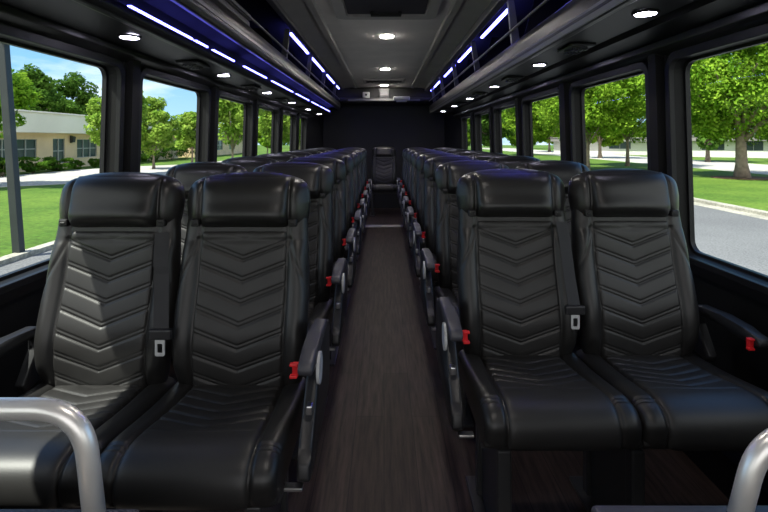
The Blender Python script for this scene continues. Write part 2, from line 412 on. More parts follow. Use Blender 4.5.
# ================================================================== overhead racks
def rack(side, cfg):
    s = side; nm = 'left' if s < 0 else 'right'
    R = empty('overhead_luggage_rack', (s * 1.0, 0, EYE + 0.5),
              'long black overhead luggage rack with blue light strips above the %s windows' % nm, 'luggage rack')
    o = Vector((s * 1.0, 0, EYE + 0.5))
    def P(l): return [(s * x - o.x, EYE + z - o.z) for x, z in l]
    def part(name, polys, m, y0=-1.4, y1=8.42, bev=0.0, par=R):
        bmm = bmesh.new()
        for l in polys: add_prism(bmm, P(l), 'y', y0, y1, bev)
        return from_bm(name, bmm, m, par, smooth=False)
    part('upper_rail', [cfg['top']], 'bracket', bev=0.004)
    part('front_rail', [cfg['rail']], 'rail', bev=0.009)
    part('rail_edge', [cfg['edge']], 'rail_edge', bev=0.002)
    rd = cfg['rod']; bmm = bmesh.new(); add_tube(bmm, [(s * rd[0] - o.x, -1.4, EYE + rd[1] - o.z), (s * rd[0] - o.x, 8.40, EYE + rd[1] - o.z)], 0.008, 10)
    from_bm('guard_rod', bmm, 'bracket', R, smooth=True)
    part('shelf', cfg['shelf'], 'matt')
    part('back_panel', [[(1.235, 0.50), (1.255, 0.50), (1.25, 0.93), (1.23, 0.93)]], 'matt')
    part('underside_panel', cfg['under'], 'gloss')
    part('trim_lip', [cfg['lip']], 'lip', bev=0.003)
    if 'lower' in cfg: part('lower_rail', [cfg['lower']], 'rail', bev=0.008)
    for y in cfg['brk']:
        # divider bracket leaning forward, tapered
        a = cfg['b_top']; b = cfg['b_bot']
        bmm = bmesh.new()
        pts = P([(a[0], a[1]), (a[0] + 0.035, a[1]), (b[0] + 0.05, b[1]), (b[0], b[1])])
        add_prism(bmm, pts, 'y', y - 0.018, y + 0.018)
        for v in bmm.verts:
            hgt = (v.co.z - (EYE + b[1] - o.z)) / (a[1] - b[1]); v.co.y += -0.10 * hgt
        from_bm('bracket', bmm, 'bracket', R)
        bmm = bmesh.new()
        add_prism(bmm, P([(b[0] + 0.05, b[1] - 0.01), (1.23, b[1] - 0.03), (1.23, 0.9), (a[0] + 0.20, 0.9)]), 'y', y - 0.006, y + 0.006)
        from_bm('divider_panel', bmm, 'matt', R)
    for y0, y1 in cfg['led']:
        x, z = cfg['led_at']
        part('light_strip', [[(x - .005, z), (x + .012, z - .004), (x + .012, z + .010), (x - .005, z + .012)]], 'led', y0, y1)
    for y0, y1 in cfg.get('led2', []):
        x, z = cfg['led2_at']
        part('light_strip', [[(x - .004, z), (x + .010, z), (x + .010, z + .008), (x - .004, z + .008)]], 'led', y0, y1)
    return R

LCFG = dict(top=[(.695, .87), (.735, .868), (.74, .92), (.695, .92)],
            rail=[(.755, .64), (.748, .60), (.752, .54), (.765, .512), (.80, .520), (.815, .56), (.81, .63), (.785, .65)],
            edge=[(.7475, .575), (.7475, .555), (.760, .555), (.760, .575)], rod=(.765, .70), shelf=[[(.80, .545), (1.24, .545), (1.24, .565), (.80, .58)]],
            under=[[(.95, .44), (1.20, .425), (1.20, .545), (1.17, .545), (1.17, .455), (.95, .47)], [(.94, .46), (.96, .46), (.96, .55), (.94, .55)]],
            lower=[(.905, .475), (.902, .45), (.915, .425), (.945, .42), (.96, .44), (.955, .475)],
            lip=[(1.19, .425), (1.19, .400), (1.205, .392), (1.265, .36), (1.265, .425)],
            brk=[2.2, 3.95, 5.15, 6.35, 7.75], b_top=(.74, .87), b_bot=(.785, .63),
            led=[(4.03, 4.96), (5.24, 6.24), (6.6, 7.55), (7.9, 8.38)], led_at=(.765, .872),
            led2=[(1.76, 2.33), (2.37, 2.53), (2.62, 2.98), (3.2, 3.8), (4.0, 4.9), (5.1, 5.95), (6.2, 6.8), (7.0, 8.2)], led2_at=(.912, .476))
RCFG = dict(top=[(.70, .845), (.745, .835), (.76, .92), (.70, .92)],
            rail=[(.778, .585), (.772, .55), (.778, .48), (.795, .455), (.83, .455), (.85, .48), (.845, .56), (.81, .595)],
            edge=[(.774, .500), (.787, .456), (.80, .46), (.79, .50)], rod=(.775, .665), shelf=[[(.83, .50), (1.24, .50), (1.24, .52), (.83, .53)]],
            under=[[(.84, .47), (1.04, .465), (1.06, .445), (1.20, .43), (1.20, .50), (.84, .50)]],
            lip=[(1.19, .43), (1.19, .400), (1.205, .388), (1.265, .36), (1.265, .43)],
            brk=[1.95, 3.06, 4.3, 5.5, 6.7, 7.9], b_top=(.745, .84), b_bot=(.80, .575),
            led=[(1.95, 2.85), (3.12, 4.03), (4.38, 5.28), (5.56, 6.5), (6.86, 7.8), (8.0, 8.38)], led_at=(.80, .838))
rack(-1, LCFG); rack(1, RCFG)

# items stowed in the left rack nearest the front
t = empty('storage_case', (-1.0, 2.70, EYE + 0.58), 'grey lidded case lying on the left overhead rack nearest the camera', 'case')
bm = bmesh.new(); add_box(bm, (-0.13, -0.35, 0.0), (0.17, 0.35, 0.16), 0.02, 3); from_bm('case_body', bm, 'grey_unit', t)
bm = bmesh.new(); add_box(bm, (-0.135, -0.355, 0.16), (0.175, 0.355, 0.20), 0.012, 3); from_bm('lid', bm, 'grey_unit', t)

# ------------------------------------------------------------------ lights under the racks
def reading_light(loc, label, mname='read', r=0.036, cat='reading light', name='reading_light', group='round reading lights under the overhead racks'):
    t = empty(name, loc, label, cat, group)
    bmm = bmesh.new()
    n = 28
    prof = [(r * 1.02, 0.0), (r * 1.06, -0.004), (r * 1.22, -0.004), (r * 1.3, 0.0), (r * 1.3, 0.004), (r * 1.02, 0.004)]
    rings = [[bmm.verts.new((p[0] * math.cos(2 * math.pi * k / n), p[0] * math.sin(2 * math.pi * k / n), p[1])) for k in range(n)] for p in prof]
    for i in range(len(prof)):
        for k in range(n):
            bmm.faces.new([rings[i][k], rings[i][(k + 1) % n], rings[(i + 1) % len(prof)][(k + 1) % n], rings[(i + 1) % len(prof)][k]])
    from_bm('bezel', bmm, 'gloss', t, smooth=True)
    bmm = bmesh.new()
    add_disc(bmm, (0, 0, -0.003 if mname == 'down' else -0.0015), 'z', r, 0.012 if mname == 'down' else 0.006)
    from_bm('lens', bmm, mname, t)
    return t
ordn = ['first', 'second', 'third', 'fourth', 'fifth', 'sixth', 'seventh', 'eighth', 'ninth']
for k in range(6):
    reading_light((-1.06, 2.04 + 1.2 * k, EYE + 0.429), 'round violet-white reading light under the left rack, %s from the camera' % ordn[k])
for k in range(6):
    reading_light((0.955, 1.79 + 1.22 * k, EYE + 0.463), 'round violet-white reading light under the right rack, %s from the camera' % ordn[k])
def vent(loc, label):
    t = empty('air_vent', loc, label, 'air vent', 'black air vents under the overhead racks')
    bmm = bmesh.new(); add_box(bmm, (-0.06, -0.10, -0.012), (0.06, 0.10, 0.003), 0.006, 2); from_bm('vent_housing', bmm, 'plastic', t)
    for dy in (-0.05, 0.05):
        bmm = bmesh.new()
        add_disc(bmm, (0, dy, -0.016), 'z', 0.036, 0.010)
        for j in range(4): add_box(bmm, (-0.034 + 0.019 * j, dy - 0.025, -0.027), (-0.028 + 0.019 * j, dy + 0.025, -0.020))
        from_bm('vent_nozzle', bmm, 'plastic_grey', t)
for k in range(5):
    vent((-1.07, 2.75 + 1.2 * k, EYE + 0.430), 'twin-nozzle black air vent under the left rack, %s from the camera' % ordn[k])
for k in range(5):
    vent((0.96, 2.45 + 1.22 * k, EYE + 0.465), 'twin-nozzle black air vent under the right rack, %s from the camera' % ordn[k])
for k, (y, pl) in enumerate(((4.38, 'nearest of the three in view'), (6.4, 'middle one of the three in view'), (8.3, 'farthest of the three in view'), (0.6, 'unseen one added overhead before the seats'), (2.35, 'unseen one added above the front row'))):  # last two are out of view, added along the row to brighten the interior
    reading_light((0.025 - 0.01 * (k % 3), y, ZC), 'round warm white light in the grey ceiling, %s' % pl,
                  'down', 0.058, 'ceiling light', 'ceiling_light', 'round white ceiling lights')

# roof hatch
t = empty('roof_hatch', (0.015, 3.2, ZC), 'dark roof hatch with a grey frame and black handle in the ceiling', 'roof hatch')
tag(plate_holes('hatch_frame', rounded_rect(-0.36, 0.36, -0.45, 0.46, 0.06), [rounded_rect(-0.29, 0.29, -0.38, 0.39, 0.05)], 0.03, 'ceiling_edge', lambda c: Vector((c[0], c[1], -0.012 + c[2])), t, bevel=0.004))
bm = bmesh.new(); add_box(bm, (-0.28, -0.37, -0.012), (0.28, 0.38, -0.002), 0.004); from_bm('hatch_cover', bm, 'plastic_grey', t)
bm = bmesh.new(); add_box(bm, (-0.11, 0.29, -0.045), (0.11, 0.33, -0.025), 0.006)
for x in (-0.10, 0.10): add_box(bm, (x - 0.012, 0.295, -0.03), (x + 0.012, 0.325, -0.008))
from_bm('handle', bm, 'plastic_soft', t)
# ceiling vent
t = empty('ceiling_vent', (0.0, 7.6, ZC), 'long slatted grey air vent across the ceiling near the rear', 'ceiling vent')
tag(plate_holes('vent_frame', rounded_rect(-0.32, 0.32, -0.22, 0.22, 0.03), [rounded_rect(-0.28, 0.28, -0.17, 0.17, 0.02)], 0.03, 'ceiling_edge', lambda c: Vector((c[0], c[1], -0.012 + c[2])), t, bevel=0.003))
bm = bmesh.new(); add_box(bm, (-0.28, -0.17, -0.006), (0.28, 0.17, -0.001)); from_bm('vent_backing', bm, 'plastic_soft', t)
bm = bmesh.new()
for k in range(9): add_box(bm, (-0.26 + 0.062 * k, -0.16, -0.024), (-0.235 + 0.062 * k, 0.16, -0.008))
from_bm('vent_slats', bm, 'grey_unit', t)

# rear header unit with its fittings
t = empty('rear_header_unit', (0, 8.9, EYE + 0.62), 'black full-width housing under the ceiling on the rear wall', 'housing')
bm = bmesh.new(); add_prism(bm, [(-0.02, 0.0), (-0.42, 0.02), (-0.46, 0.06), (-0.46, 0.10), (-0.30, 0.12), (-0.30, 0.30), (-0.02, 0.30)], 'x', -1.1, 1.1, 0.008)
from_bm('housing', bm, 'plastic_soft', t)
bm = bmesh.new(); add_box(bm, (-0.09, -0.35, 0.12), (0.09, -0.30, 0.29), 0.01)
add_box(bm, (-0.07, -0.37, 0.15), (0.07, -0.35, 0.26), 0.006); from_bm('centre_box', bm, 'grey_unit', t)
bm = bmesh.new(); add_box(bm, (-0.62, -0.475, 0.05), (0.62, -0.455, 0.085), 0.005); from_bm('front_trim', bm, 'grey_unit', t)
t = empty('rear_camera', (-0.31, 8.50, EYE + 0.76), 'small pale box fitted left on the black rear housing', 'camera')
bm = bmesh.new(); add_box(bm, (-0.06, -0.05, -0.03), (0.06, 0.06, 0.07), 0.012, 3); from_bm('camera_body', bm, 'pale_unit', t)
bm = bmesh.new(); add_tube(bm, [(0, -0.05, 0.02), (0, -0.07, 0.02)], 0.02, 16); from_bm('lens', bm, 'plastic_soft', t)
t = empty('monitor', (0.30, 8.40, EYE + 0.66), 'flat pale folded monitor fitted right on the black rear housing', 'monitor')
bm = bmesh.new(); add_box(bm, (-0.14, -0.10, 0.02), (0.14, 0.04, 0.08), 0.015, 3); from_bm('casing', bm, 'pale_unit', t)
bm = bmesh.new(); add_box(bm, (-0.09, -0.08, -0.012), (0.09, 0.02, 0.02), 0.01, 3); from_bm('mount', bm, 'pale_unit', t)

# ================================================================== seats
LEAN = 0.155
def yc(tv): return 0.012 + LEAN * tv + 0.05 * sm(0.40, 0.66, tv) * 0.0 - 0.03 * math.exp(-((tv - 0.16) / 0.13) ** 2)
def zb(tv): return 0.455 + tv * 0.992
def bw(tv):
    xs = [0.0, 0.06, 0.16, 0.28, 0.38, 0.46, 0.52, 0.60, 0.64]
    ws = [0.200, 0.208, 0.216, 0.219, 0.214, 0.209, 0.205, 0.195, 0.17]
    return 0.972 * float(np.interp(tv, xs, ws))
BT = 0.045
def back_front(x, tv):
    """y of the backrest's front face"""
    a = abs(x)
    side = 0.026 * sm(0.12, 0.19, a) * sm(0.02, 0.10, tv) * (1 - sm(0.40, 0.50, tv))
    hollow = 0.010 * (1 - (a / 0.2) ** 2)
    gv = 0.0
    if 0.26 < tv < 0.47:
        xc_ = 0.150 + 0.075 * (max(0, 0.455 - tv) / 0.17) ** 1.25
        gv = 0.006 * g(a - xc_, 0.006)
    gv += 0.003 * g(tv - 0.463, 0.010) + 0.006 * g(a - 0.143, 0.006)
    return yc(tv) - BT - side + hollow + gv
def make_backrest(parent):
    NT, NF, NB = 96, 110, 18
    V, F = [], []
    n = NF + NB
    for i in range(NT + 1):
        tau = i / NT; tv = 0.64 * tau
        w = bw(tv); capk = (1 - (2 * tau - 1) ** 14) ** 0.5 if 0 < tau < 1 else 0.0
        capk = max(capk, 0.02)
        for k in range(n):
            if k < NF: ph = -math.pi / 2 + math.pi * k / NF; u = math.sin(ph); front = True
            else: ph = math.pi / 2 - math.pi * (k - NF) / NB; u = math.sin(ph); front = False
            x = u * w
            r = max(0.0, 1 - abs(u) ** 7) ** (1 / 2.4)
            if front: y = yc(tv) + (back_front(x, tv) - yc(tv)) * r * capk
            else: y = yc(tv) + 0.038 * r * capk
            V.append((x * (0.9 + 0.1 * capk), y, zb(tv)))
    for i in range(NT):
        for k in range(n):
            a = i * n + k; b = i * n + (k + 1) % n
            F.append((a, b, b + n, a + n))
    F.append(tuple(reversed(range(n)))); F.append(tuple(range(NT * n, NT * n + n)))
    return from_arrays('backrest', V, F, 'leather', parent)

def chev(x, tv, t0, pitch, slope, n):
    """double seams and puffs of the chevron quilting -> (groove, puff)"""
    gr = 0.0
    v = tv - slope * abs(x)
    for k in range(n):
        d = v - (t0 + pitch * k)
        gr += 0.0050 * g(d, 0.0030) + 0.0032 * g(d - 0.0125, 0.0026)
    ph = ((v - t0 - 0.006) / pitch) % 1.0
    puff = 0.0024 * math.sin(math.pi * ph) ** 0.8 if v > t0 - pitch and v < t0 + pitch * n else 0.0
    return gr, puff

def make_back_panel(parent):
    NX, NTT = 72, 170
    V, F = [], []
    t0, t1 = 0.012, 0.493
    for i in range(NTT + 1):
        tv = t0 + (t1 - t0) * i / NTT
        pw = 0.140 + 0.004 * math.sin(tv * 6)
        for k in range(NX + 1):
            u = -1 + 2 * k / NX
            x = u * pw
            edge = max(0, 1 - abs(u) ** 16) ** 0.5 * max(0, 1 - abs(2 * (tv - t0) / (t1 - t0) - 1) ** 40) ** 0.5
            gr, pf = chev(x, tv, 0.006, 0.0655, 0.38, 7)
            off = -0.010 + 0.0165 * edge + (pf - gr) * edge
            V.append((x, back_front(x, tv) - off, zb(tv)))
    for i in range(NTT):
        for k in range(NX):
            a = i * (NX + 1) + k
            F.append((a, a + 1, a + NX + 2, a + NX + 1))
    return from_arrays('backrest_panel', V, F, 'leather_panel', parent)

HC, HH = 0.583, 0.094
def head_w(tau): return 0.2075 * (1 - 0.05 * abs(tau)) * (max(0, 1 - max(0, tau) ** 5.0) ** 0.42 if tau > 0 else max(0, 1 - abs(tau) ** 9) ** 0.3)
def head_front(x, tau):
    a = abs(x)
    base = 0.070 * max(0.0, 1 - abs(tau) ** 3.2) ** 0.5
    wing = 0.004 * sm(0.13, 0.17, a) - 0.018 * sm(0.165, 0.21, a)
    seam = 0.010 * g(a - 0.1435, 0.007)
    return -(base + wing * max(0, 1 - tau * tau)) + seam
def make_headrest(parent):
    NT, NF, NB = 60, 110, 26
    n = NF + NB; V, F = [], []
    for i in range(NT + 1):
        tau = -math.cos(math.pi * i / NT) * 0.9985
        tv = HC + HH * tau; w = max(0.02, head_w(tau))
        y0 = yc(tv) + 0.006
        for k in range(n):
            if k < NF: u = math.sin(-math.pi / 2 + math.pi * k / NF); fr = True
            else: u = math.sin(math.pi / 2 - math.pi * (k - NF) / NB); fr = False
            x = u * w
            r = max(0.0, 1 - abs(u) ** 4.5) ** (1 / 2.2)
            if fr: y = y0 + head_front(x, tau) * r
            else: y = y0 + 0.044 * r * max(0.0, 1 - abs(tau) ** 4) ** 0.5
            V.append((x, y, zb(tv) + 0.004 * math.cos(x * 9)))
    for i in range(NT):
        for k in range(n):
            a = i * n + k; b = i * n + (k + 1) % n
            F.append((a, b, b + n, a + n))
    F.append(tuple(reversed(range(n)))); F.append(tuple(range(NT * n, NT * n + n)))
    hr = from_arrays('headrest', V, F, 'leather_head', parent)
    # padded pillow between the wings
    V, F = [], []; NX, NY = 44, 44
    for i in range(NY + 1):
        tau = -0.93 + 1.83 * i / NY; tv = HC + HH * tau
        for k in range(NX + 1):
            u = -1 + 2 * k / NX; x = u * 0.141
            vv = 2 * i / NY - 1
            e1 = max(0, 1 - abs(u) ** 7) ** 0.5; e2 = max(0, 1 - abs(vv) ** (5 if vv < 0 else 4)) ** 0.5
            low = 0.012 * math.exp(-((vv + 0.45) / 0.4) ** 2)
            y = yc(tv) + 0.006 + head_front(min(abs(x), 0.12), tau) - (-0.012 + (0.027 + low) * e1 * e2)
            V.append((x, y, zb(tv) + 0.004 * math.cos(x * 9)))
    for i in range(NY):
        for k in range(NX):
            a = i * (NX + 1) + k; F.append((a, a + 1, a + NX + 2, a + NX + 1))
    from_arrays('headrest_pillow', V, F, 'leather_head', hr)
    # belt guide slots on both wings
    for s in (-1, 1):
        bmm = bmesh.new(); cx, cz = s * 0.158, zb(0.520); yy = yc(0.520) + 0.006 + head_front(0.158, (0.520 - HC) / HH) + 0.004
        add_box(bmm, (cx - 0.014, yy - 0.008, cz - 0.012), (cx + 0.014, yy + 0.02, cz + 0.012), 0.005, 2)
        add_box(bmm, (cx - 0.008, yy - 0.010, cz - 0.004), (cx + 0.008, yy + 0.01, cz + 0.004), 0.002, 1)
        from_bm('belt_guide', bmm, 'plastic_soft', hr, smooth=False)
    return hr

# cushion: side profile swept across the width
def cushion_profile():
    P = [(0.03, 0.470), (-0.05, 0.476), (-0.15, 0.484), (-0.25, 0.497), (-0.34, 0.511), (-0.385, 0.514), (-0.42, 0.508), (-0.445, 0.492), (-0.458, 0.468), (-0.460, 0.440), (-0.452, 0.418), (-0.435, 0.405), (-0.40, 0.400), (-0.30, 0.398), (-0.15, 0.396), (0.02, 0.396), (0.04, 0.41), (0.045, 0.44), (0.04, 0.462)]
    out = []
    n = len(P)
    for i in range(n):
        p0, p1, p2, p3 = P[i - 1], P[i], P[(i + 1) % n], P[(i + 2) % n]
        L = math.hypot(p2[0] - p1[0], p2[1] - p1[1]); m = max(2, int(L / 0.0036))
        for j in range(m):
            t = j / m; q = []
            for d in (0, 1):
                q.append(0.5 * (2 * p1[d] + (p2[d] - p0[d]) * t + (2 * p0[d] - 5 * p1[d] + 4 * p2[d] - p3[d]) * t * t + (-p0[d] + 3 * p1[d] - 3 * p2[d] + p3[d]) * t ** 3))
            out.append(tuple(q))
    return out
PROF = cushion_profile()
def prof_normals(P):
    N = []
    for i in range(len(P)):
        a = P[i - 1]; b = P[(i + 1) % len(P)]; dx, dz = b[0] - a[0], b[1] - a[1]; L = math.hypot(dx, dz)
        N.append((dz / L * -1, dx / L))
    cx = sum(p[0] for p in P) / len(P); cz = sum(p[1] for p in P) / len(P)
    if (P[0][0] - cx) * N[0][0] + (P[0][1] - cz) * N[0][1] < 0: N = [(-a, -b) for a, b in N]
    return N
PN = prof_normals(PROF)
HW = 0.2125
def cush_extra(a, y, z):
    """bolster raise on top of the cushion"""
    top = sm(0.44, 0.48, z)
    pwid = 0.138 + 0.014 * sm(0.0, 0.42, -y)
    e_ = 0.006 * sm(0.140, 0.165, a) * top - 0.007 * g(a - pwid - 0.001, 0.0045) * (1 if -0.02 > y else 0)
    e_ += 0.0 * top * (1 - sm(-0.46, -0.36, y) * 0 )
    if a > 0.15 and z > 0.45:
        for yy in (-0.390, -0.404): e_ -= 0.0050 * g(y - yy - 0.12 * (a - 0.15), 0.0042)
    return e_
def make_cushion(parent):
    NX = 110; V, F = [], []; n = len(PROF)
    for i in range(NX + 1):
        u = math.sin(-math.pi / 2 + math.pi * i / NX)
        x = HW * u; a = abs(x)
        rr = 0.036; d = max(0, (a - (HW - rr)) / rr); ins = rr * 0.75 * (1 - math.sqrt(max(0, 1 - d ** 2.4)))
        for j, (y, z) in enumerate(PROF):
            ny, nz = PN[j]
            off = cush_extra(a, y, z) - ins
            if nz < -0.5: off = -ins * 0.3
            V.append((x, y + ny * off, z + nz * off))
    for i in range(NX):
        for j in range(n):
            a = i * n + j; b = i * n + (j + 1) % n
            F.append((a, a + n, b + n, b))
    F.append(tuple(range(n))); F.append(tuple(reversed(range(NX * n, NX * n + n))))
    c = from_arrays('seat_cushion', V, F, 'leather', parent)
    # centre panel following the profile from the back over the front edge
    js = [j for j, (y, z) in enumerate(PROF)]
    end = max(j for j in js if PROF[j][0] < -0.43 and PROF[j][1] > 0.409 and j < len(js) * 0.7)
    NXX = 72; V, F = [], []
    for j in range(0, end + 1):
        y, z = PROF[j]; ny, nz = PN[j]; vv = 2 * j / end - 1
        pw = 0.138 + 0.012 * sm(-0.05, -0.42, -y * -1 if False else y) if False else 0.138 + 0.014 * sm(0.0, 0.42, -y)
        for k in range(NXX + 1):
            u = -1 + 2 * k / NXX; x = u * pw
            e1 = max(0, 1 - abs(u) ** 18) ** 0.5 * max(0, 1 - abs(vv) ** 60) ** 0.5
            gr = pf = 0.0
            q = -y + 0.36 * abs(x)
            if -y < 0.33:
                for kk in range(5):
                    dd = q - (0.105 + 0.050 * kk)
                    gr += 0.0048 * g(dd, 0.0036)
                pf = 0.0022 * abs(math.sin(math.pi * (q - 0.105) / 0.050)) if 0.055 < q < 0.305 else 0.0015
            off = -0.009 + 0.0165 * e1 + (pf - gr) * e1
            # slight dish where one sits
            off -= 0.006 * math.exp(-((y + 0.2) / 0.14) ** 2) * (1 - u * u)
            V.append((x, y + ny * off, z + nz * off))
    for j in range(end):
        for k in range(NXX):
            a = j * (NXX + 1) + k; F.append((a, a + NXX + 1, a + NXX + 2, a + 1))
    from_arrays('cushion_panel', V, F, 'leather_panel', c)
    return c

def make_armrest(parent, s, kind):
    """s: side of the seat the arm is on"""
    dy = 0.025 if kind == 'aisle' else 0.10
    dz = 0.0 if kind == 'aisle' else -0.052
    cx = s * ((0.258 if s > 0 else 0.270) if kind == 'aisle' else 0.262)
    arm = bmesh.new()
    # padded arm, drooping at the front
    pts = [(-0.355 + dy, 0.650), (-0.36 + dy, 0.668), (-0.345 + dy, 0.682), (-0.28 + dy, 0.690), (-0.18 + dy, 0.694), (-0.06 + dy, 0.688), (-0.03 + dy, 0.675), (-0.04 + dy, 0.655), (-0.18 + dy, 0.656), (-0.28 + dy, 0.650)]
    add_prism(arm, pts, 'x', cx - 0.0195, cx + 0.0195, 0.008, 3)
    for v in arm.verts: v.co.z += dz
    a = from_bm('armrest', arm, 'plastic_grey' if kind == 'aisle' else 'plastic', parent, smooth=True)
    bmm = bmesh.new()
    bxx = cx - s * 0.0275
    add_box(bmm, (bxx - 0.009, -0.335 + dy, 0.640), (bxx + 0.009, -0.320 + dy, 0.674), 0.004, 2)
    add_box(bmm, (bxx - s * 0.004 - 0.010, -0.342 + dy, 0.638), (bxx - s * 0.004 + 0.010, -0.328 + dy, 0.646), 0.002, 2)
    add_box(bmm, (bxx - s * 0.004 - 0.010, -0.342 + dy, 0.668), (bxx - s * 0.004 + 0.010, -0.328 + dy, 0.675), 0.002, 2)
    for v in bmm.verts: v.co.z += dz
    r = from_bm('recline_button', bmm, 'red', a); r['label'] = 'red button'
    if kind == 'aisle':
        sp = bmesh.new()
        pts = [(0.02, 0.66), (-0.10, 0.668), (-0.20, 0.655), (-0.27, 0.60), (-0.325, 0.53), (-0.37, 0.485), (-0.405, 0.465), (-0.415, 0.430), (-0.39, 0.412), (-0.34, 0.412), (-0.26, 0.425), (-0.14, 0.43), (0.0, 0.45), (0.03, 0.50)]
        pts = [(y + 0.025, z) for y, z in pts]
        add_prism(sp, pts, 'x', cx - 0.016 + s * 0.004, cx + 0.016 + s * 0.004, 0.007, 3)
        spo = from_bm('side_panel', sp, 'plastic', parent, smooth=True)
        dd = bmesh.new(); add_disc(dd, (cx + s * 0.0225, -0.225, 0.625), 'x', 0.038, 0.008, sy=1.1)
        d = from_bm('pivot_cap', dd, 'disc', spo); d['label'] = 'pale grey round cap'
        dd = bmesh.new(); add_box(dd, (cx + s * 0.008 - 0.008, -0.315, 0.545), (cx + s * 0.008 + 0.008, -0.290, 0.568), 0.003, 2)
        from_bm('latch', dd, 'steel', spo)
        dd = bmesh.new(); add_box(dd, (cx - s * 0.02 - 0.022, -0.385, 0.402), (cx - s * 0.02 + 0.022, -0.36, 0.410), 0.002, 1)
        from_bm('hinge_plate', dd, 'steel', parent)
    else:
        sp = bmesh.new()
        pts = [(0.05, 0.56), (0.04, 0.61), (0.09, 0.62), (0.10, 0.46), (0.0, 0.44), (-0.02, 0.47)]
        add_prism(sp, pts, 'x', cx - 0.014, cx + 0.014, 0.006, 2)
        from_bm('armrest_bracket', sp, 'plastic', parent, smooth=True)

def ribbon(pts, width_dirs, w, th=0.0016):
    bmm = bmesh.new(); rows = []
    for i, p in enumerate(pts):
        p = Vector(p); d = Vector(width_dirs[i]).normalized() * (w / 2)
        tdir = (Vector(pts[min(i + 1, len(pts) - 1)]) - Vector(pts[max(i - 1, 0)])).normalized()
        nrm = tdir.cross(d.normalized()) * (th)
        rows.append([bmm.verts.new(p - d), bmm.verts.new(p + d), bmm.verts.new(p + d + nrm), bmm.verts.new(p - d + nrm)])
    for i in range(len(rows) - 1):
        for k in range(4):
            bmm.faces.new([rows[i][k], rows[i][(k + 1) % 4], rows[i + 1][(k + 1) % 4], rows[i + 1][k]])
    bmm.faces.new(rows[0]); bmm.faces.new(list(reversed(rows[-1])))
    return bmm

def make_belt(parent, drift):
    """three-point belt on the seat's +x side, hanging from the guide down to a stowed tongue"""
    pts, dirs = [], []
    for i in range(15):
        f_ = i / 14; tv = 0.490 - 0.285 * f_
        x = 0.166 + drift * f_
        y = min(back_front(min(x, 0.195), tv) - 0.012, yc(tv) - BT - 0.012 - 0.02 * math.sin(math.pi * f_))
        if x > 0.19: y = y + (x - 0.19) * 0.15
        pts.append((x, y, zb(tv))); dirs.append((1, 0.18, 0))
    b = from_bm('seatbelt', ribbon(pts, dirs, 0.044), 'belt', parent)
    e_ = pts[-1]
    bmm = bmesh.new(); add_box(bmm, (e_[0] - 0.034, e_[1] - 0.014, e_[2] - 0.022), (e_[0] + 0.034, e_[1] + 0.006, e_[2] + 0.010), 0.006, 2)
    from_bm('belt_stop', bmm, 'plastic', b)
    tg = plate_holes('belt_tongue', rounded_rect(-0.014, 0.014, -0.052, 0.004, 0.005), [rounded_rect(-0.0085, 0.0085, -0.044, -0.014, 0.004)], 0.004, 'disc',
                     lambda c: Vector((e_[0] + c[0], e_[1] - 0.008 + c[2], e_[2] - 0.018 + c[1])), b, bevel=0.0006)
    tg['label'] = 'silver belt tongue'

def make_pedestal(parent, s, kind):
    lx = s * (0.14 if kind == 'aisle' else -0.19) if True else 0
    bmm = bmesh.new(); add_box(bmm, (-0.205, -0.36, 0.355), (0.205, -0.32, 0.396), 0.006)
    add_box(bmm, (-0.205, -0.08, 0.355), (0.205, -0.04, 0.396), 0.006)
    add_box(bmm, (-0.19, -0.40, 0.385), (0.19, 0.01, 0.400), 0.004)
    from_bm('seat_frame', bmm, 'frame_metal', parent)
    bmm = bmesh.new()
    add_prism(bmm, [(-0.37, 0.36), (-0.03, 0.36), (-0.03, 0.03), (0.02, 0.0), (-0.42, 0.0), (-0.37, 0.03), (-0.35, 0.15), (-0.35, 0.30)], 'x', lx - 0.004, lx + 0.004)
    add_box(bmm, (lx - 0.020, -0.375, 0.0), (lx + 0.020, -0.335, 0.36), 0.006)
    add_box(bmm, (lx - 0.020, -0.07, 0.0), (lx + 0.020, -0.03, 0.36), 0.006)
    add_box(bmm, (lx - 0.045, -0.43, 0.0), (lx + 0.045, 0.03, 0.014), 0.003)
    from_bm('leg', bmm, 'frame_metal', parent)

def make_seat(kind, s, belt=None):
    """s = side where the arm sits (+1 / -1)"""
    t = empty('bus_seat', (0, 0, 0))
    make_cushion(t); make_backrest(t); make_back_panel(t); make_headrest(t)
    if kind != 'rear': make_armrest(t, s, kind)
    if belt is not None: make_belt(t, belt)
    make_pedestal(t, s, kind)
    return t
base = {}
first = make_seat('rear', 1)
